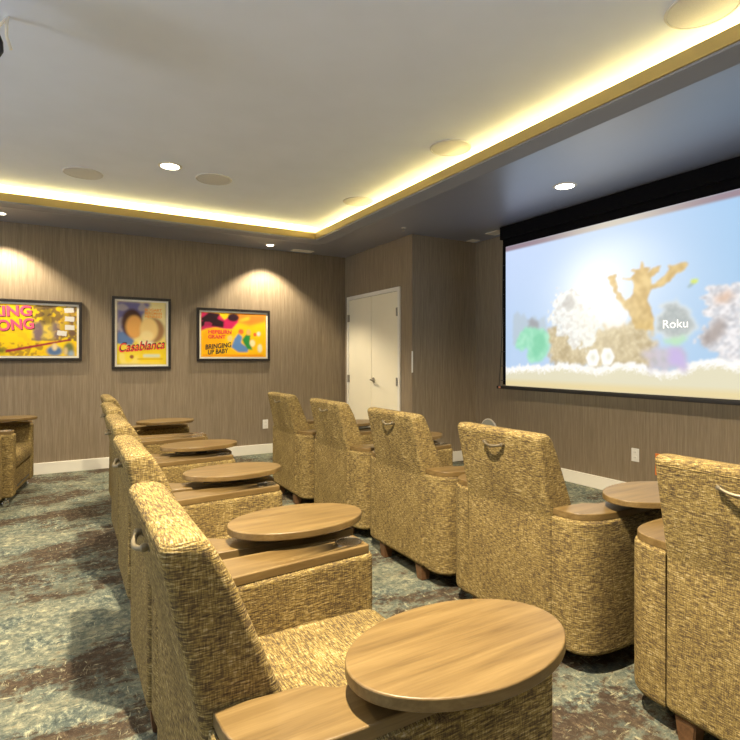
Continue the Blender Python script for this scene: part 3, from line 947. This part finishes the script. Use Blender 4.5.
for a in ('clam1', 'clam2'):
    cv.poly(POLYS[a], S(248, 248, 246), 1, 0.95)
    cv.poly(POLYS[a + 'in'], S(196, 196, 170), 2, 0.7)
m = cv.poly(POLYS['fish'], S(150, 172, 170), 1, 0.8)
cv.ell(POLYS['fish'][1][0] - 0.02, POLYS['fish'][1][1] + 0.005, 0.03, 0.02, S(206, 220, 90), 1, 0.9)
# warm haze over the middle, thinning outwards
cv.fill(np.clip(np.exp(-(((X - 3.15) / 0.34) ** 2 + ((Y - 1.62) / 0.40) ** 2)) * 0.28, 0, 1), S(255, 246, 214))
# unlit strip above the picture
strip = blur((Y > 2.447).astype(float), 1)
warm = np.exp(-((X - 3.0) / 0.6) ** 2)[..., None]
sc = S(142, 122, 136) * (1 - warm) + S(206, 198, 184) * warm
cv.C = cv.C * (1 - strip[..., None]) + sc * strip[..., None]
hot = np.exp(-(((X - 3.15) / 0.45) ** 2 + ((Y - 1.95) / 0.35) ** 2))[..., None] * (1 - strip[..., None])  # projector hot spot brightened into the picture colours
cv.C = cv.C * (1 + 0.12 * hot)
pic = cv.build('picture', SCREENM, lambda x, y: np.stack([np.full_like(x, SX - 0.003), x, y], 1), root)
M = Matrix.Translation((SX - 0.005, 2.555, 1.512)) @ Matrix.Rotation(R(-90), 4, 'Z') @ Matrix.Rotation(R(90), 4, 'X')
text_mesh('lettering', 'Roku', ROKUM, pic, M, 0.098, 0, 0.0, 1.0, 0.20)

# ------------------------------------------------------------------ ceiling things
SPK = [((0.154, 5.31), 'flat round ceiling speaker left of the lit downlight, above the upright poster'),
       ((1.19, 4.89), 'flat round ceiling speaker just right of the lit downlight'),
       ((2.66, 4.83), 'round ceiling speaker at the far corner of the glowing cove'),
       ((2.60, 3.24), 'round ceiling speaker halfway along the glowing cove beside the screen'),
       ((2.575, 1.355), 'round ceiling speaker at the near end of the cove, cut by the top edge')]
sp0 = None
for (x, y), lab in SPK:
    if sp0 is None:
        sp0 = empty('ceiling_speaker', (x, y, ZC))
        link_mesh('grille', lathe([(0.0, -0.006), (0.10, -0.0065), (0.146, -0.006), (0.148, -0.001), (0.148, 0.0)], 48), GRILLE, sp0)
        link_mesh('rim', lathe([(0.149, 0.0), (0.149, -0.008), (0.156, -0.007), (0.160, -0.001), (0.160, 0.0), (0.149, 0.0)], 48), GRILLE, sp0)
        o = sp0
    else:
        o = copy_tree(sp0)
    o.location = (x, y, ZC)
    tag(o, lab, 'ceiling speaker', 'round in-ceiling speakers')

DL = [((0.788, 4.745, ZC), 'lit recessed downlight between two speakers on the high ceiling', 0.075),
      ((3.66, 3.04, ZS), 'lit recessed downlight in the bluish soffit before the screen', 0.075),
      ((2.30, 6.52, ZS), 'small lit spotlight in the dark soffit above the landscape poster', 0.045),
      ((-0.54, 6.44, ZS), 'small lit spotlight in the dark soffit at the left edge above the widest poster', 0.045)]
for (x, y, z), lab, r in DL:
    o = empty('downlight', (x, y, z))
    link_mesh('trim_ring', lathe([(r, 0.0), (r, -0.006), (r * 1.22, -0.005), (r * 1.3, -0.001), (r * 1.3, 0.0), (r, 0.0)], 40), WHITEP, o)
    link_mesh('lens', lathe([(0.0, -0.0045), (r * 0.995, -0.0045), (r * 0.995, 0.0)], 40), LENS, o)
    tag(o, lab, 'downlight', 'recessed lights')

def vent(x, y, w, d, lab, name='air_vent'):
    o = empty(name, (x, y, ZS))
    bm = bmesh.new()
    for lo, hi in (((-w, -d, -0.008), (w, -d + 0.018, -0.0005)), ((-w, d - 0.018, -0.008), (w, d, -0.0005)),
                   ((-w, -d + 0.018, -0.008), (-w + 0.018, d - 0.018, -0.0005)), ((w - 0.018, -d + 0.018, -0.008), (w, d - 0.018, -0.0005))):
        box(bm, lo, hi, 0.002)
    link_mesh('frame', bm, VENTW, o)
    n = max(3, int((2 * d - 0.036) / 0.016))
    bm = bmesh.new()
    for i in range(n):
        yy = -d + 0.018 + (i + 0.5) * (2 * d - 0.036) / n
        box(bm, (-w + 0.018, yy - 0.005, -0.006), (w - 0.018, yy + 0.004, -0.001))
    link_mesh('louver', bm, VENTW, o, smooth=False)
    return tag(o, lab, 'air vent', 'soffit vents')
vent(2.80, 6.66, 0.15, 0.065, 'pale rectangular air vent in the dark soffit beside the small spotlight')
vent(4.33, 4.56, 0.08, 0.10, 'small pale vent in the soffit touching the screen case')
vent(4.38, 5.02, 0.06, 0.06, 'tiny pale vent in the soffit at the closet corner')

o = empty('ceiling_sprinkler', (3.285, 4.92, ZS))
link_mesh('escutcheon', lathe([(0.0, -0.004), (0.028, -0.004), (0.030, 0.0)], 24), WHITEP, o)
link_mesh('head', lathe([(0.0, -0.036), (0.015, -0.036), (0.015, -0.033), (0.006, -0.032), (0.006, -0.004), (0.0, -0.004)], 16), NICKEL, o)
tag(o, 'small pale sprinkler head in the soffit above the closet corner', 'sprinkler')

# LED strip lying in the cove
bm = bmesh.new()
zz = ZS + 0.052
g = 0.16
box(bm, (TX1 + g, TY0, zz), (TX1 + g + 0.012, TY1 + g, zz + 0.006))
box(bm, (TX0, TY1 + g, zz), (TX1 + g, TY1 + g + 0.012, zz + 0.006))
box(bm, (TX0 - g, TY0, zz), (TX0 - g + 0.012, TY1 + g, zz + 0.006))
o = link_mesh('led_strip', bm, LEDSTRIP, None, smooth=False)
tag(o, 'warm yellow light strip hidden in the ceiling cove', 'light strip')

# projector hanging at the top left, mostly outside the frame
o = empty('ceiling_projector', (-0.405, 2.755, ZC))
link_mesh('body', mkbox((-0.20, -0.17, -0.36), (0.135, 0.17, -0.24), 0.02), BLACK, o)
bm = tube([(-0.05, 0, -0.25), (-0.05, 0, -0.005)], 0.02, 14)
lathe([(0.0, -0.012), (0.07, -0.012), (0.075, 0.0)], 28, (-0.05, 0, 0), bm)
link_mesh('mount_pole', bm, WHITEP, o)
bm = bmesh.new()
tube([(0.178, 0.30, -0.004), (0.176, 0.262, -0.06), (0.178, 0.235, -0.13), (0.196, 0.225, -0.19)], 0.007, 8, bm)
tube([(0.178, 0.30, -0.004), (0.150, 0.22, -0.10), (0.130, 0.14, -0.25)], 0.006, 8, bm)
link_mesh('bracket', bm, PLATE, o)
bm = tube([(0.14, 0.10, -0.16), (0.165, 0.12, -0.22), (0.168, 0.10, -0.27), (0.150, 0.06, -0.33), (0.12, 0.0, -0.36)], 0.010, 8)
link_mesh('cable', bm, BLACK, o)
link_mesh('blue_plug', mkbox((0.135, 0.10, -0.185), (0.16, 0.13, -0.155), 0.004), BLUEC, o)
tag(o, 'dark ceiling projector on a white bracket, cut off at the top left corner', 'projector')

# ------------------------------------------------------------------ wall things
def outlet(name, loc, face, lab):
    """face 'y': on the far wall looking -Y; 'x': on the screen wall looking -X"""
    o = empty(name, loc, 0 if face == 'y' else R(-90))
    link_mesh('plate', mkbox((-0.037, -0.007, -0.060), (0.037, -0.0005, 0.060), 0.003), PLATE, o)
    for z in (-0.024, 0.024):
        s = link_mesh('socket', rprism(fillet([(-0.017, z - 0.015), (0.017, z - 0.015), (0.017, z + 0.015), (-0.017, z + 0.015)], 0.007, 4), -0.0095, -0.006, 'y'), PLATE, o)
        bm = bmesh.new()
        for xx in (-0.007, 0.007):
            box(bm, (xx - 0.0012, -0.0100, z - 0.005), (xx + 0.0012, -0.0094, z + 0.005))
        link_mesh('slot', bm, SLOT, s, smooth=False)
    return tag(o, lab, 'outlet', 'wall outlets')
outlet('wall_outlet', (2.335, YF, 0.39), 'y', 'white wall outlet low on the far wall below the landscape poster')
outlet('wall_outlet', (XR, 2.955, 0.39), 'x', 'white wall outlet low on the screen wall under the screen')

o = empty('wall_card', (XR, 2.66, 0.34))
link_mesh('frame', mkbox((-0.010, -0.105, -0.095), (-0.001, 0.105, 0.095), 0.002), ORANGE, o)
link_mesh('panel', mkbox((-0.012, -0.078, -0.072), (-0.0095, 0.078, 0.066)), WHITEC, o, smooth=False)
tag(o, 'small orange-edged white card low on the screen wall, mostly behind the nearest chair back', 'sign')

o = empty('wall_speaker', (XR, 4.865, 0.39))
link_mesh('grille', lathe([(0.0, -0.022), (0.10, -0.021), (0.128, -0.016)], 40, axis='x'), GREYD, o)
link_mesh('rim', lathe([(0.128, -0.016), (0.134, -0.018), (0.142, -0.010), (0.142, -0.0005), (0.128, -0.0005)], 40, axis='x'), VENTW, o)
tag(o, 'round grey disc low on the screen wall, peeking over a chair back', 'wall speaker')

o = link_mesh('corner_guard', mkbox((CX - 0.003, CY - 0.004, 1.10), (CX + 0.012, CY + 0.008, 1.35), 0.002), PLATE)
tag(o, 'thin pale upright strip on the closet wall corner', 'corner guard')

# ------------------------------------------------------------------ lights
def light(name, kind, loc, energy, col, **kw):
    d = bpy.data.lights.new(name, kind)
    d.energy = energy; d.color = col
    rot = kw.pop('rot', None)
    for k, v in kw.items(): setattr(d, k, v)
    o = bpy.data.objects.new(name, d)
    COL.objects.link(o)
    o.location = loc
    if rot: o.rotation_euler = rot
    return o

WARM = (1.0, 0.83, 0.58)
def spot(x, y, z, e, ang, blend=0.4, r=0.05, col=WARM, tilt=(0, 0, 0)):
    return light('downlight_lamp', 'SPOT', (x, y, z - 0.02), e, col, spot_size=R(ang), spot_blend=blend, shadow_soft_size=r, rot=tilt)
spot(0.48, 1.08, ZC, 760, 150, 0.5, 0.03)
spot(0.79, 4.745, ZC, 260, 140, 0.6)
spot(-1.0, 2.9, ZC, 170, 140, 0.7)
spot(1.4, -0.9, ZC, 40, 150, 0.7)
spot(3.66, 3.04, ZS, 110, 130, 0.6)
spot(3.66, 0.6, ZS, 110, 130, 0.6)
for x in (2.30, -0.54, -2.4):
    spot(x, 6.48, ZS, 150, 108, 0.42, 0.03, (1.0, 0.84, 0.60))
# two unseen spots added to brighten and cool the ceiling, left and behind camera
COOL = (0.80, 0.90, 1.0)
for x, y in ((-3.6, 2.2), (0.6, -1.9)):
    light('ceiling_fill', 'SPOT', (x, y, 1.75), 230, COOL, spot_size=R(165), spot_blend=0.3, shadow_soft_size=0.45, rot=(R(180), 0, 0))
# cove lights
COVE = (1.0, 0.68, 0.17)
def area(name, loc, sx, sy, e, col, rot):
    return light(name, 'AREA', loc, e, col, shape='RECTANGLE', size=sx, size_y=sy, rot=rot)
Lx = TX1 - TX0
Ly = TY1 - TY0
zc = ZS + 0.097
area('cove_lamp', (TX1 + 0.16, (TY0 + TY1) / 2, zc), 0.10, Ly, 112, COVE, (0, R(180 + 56), 0))
area('cove_lamp', ((TX0 + TX1) / 2, TY1 + 0.16, zc), Lx, 0.10, 72, COVE, (R(180 - 56), 0, 0))
area('cove_lamp', (TX0 - 0.16, (TY0 + TY1) / 2, zc), 0.10, Ly, 76, COVE, (0, R(180 - 56), 0))

w = bpy.data.worlds.new('room_ambient')
scene.world = w
w.use_nodes = True
w.node_tree.nodes['Background'].inputs[0].default_value = (0.82, 0.90, 1.0, 1)
w.node_tree.nodes['Background'].inputs[1].default_value = 1.7

# ------------------------------------------------------------------ camera
cam = bpy.data.cameras.new('camera')
co = bpy.data.objects.new('camera', cam)
COL.objects.link(co)
co.location = (0, 0, 1.27)
co.rotation_euler = (R(90), 0, R(-30.1))
cam.sensor_width = 36
cam.lens = 36 * 530 / 740
cam.shift_y = -12 / 740
cam.clip_start = 0.02
scene.camera = co
scene.view_settings.view_transform = 'Standard'
scene.view_settings.look = 'None'
scene.view_settings.exposure = 0.2
scene.cycles.use_denoising = True
scene.cycles.max_bounces = 8
scene.cycles.diffuse_bounces = 5
scene.cycles.sample_clamp_indirect = 6.0
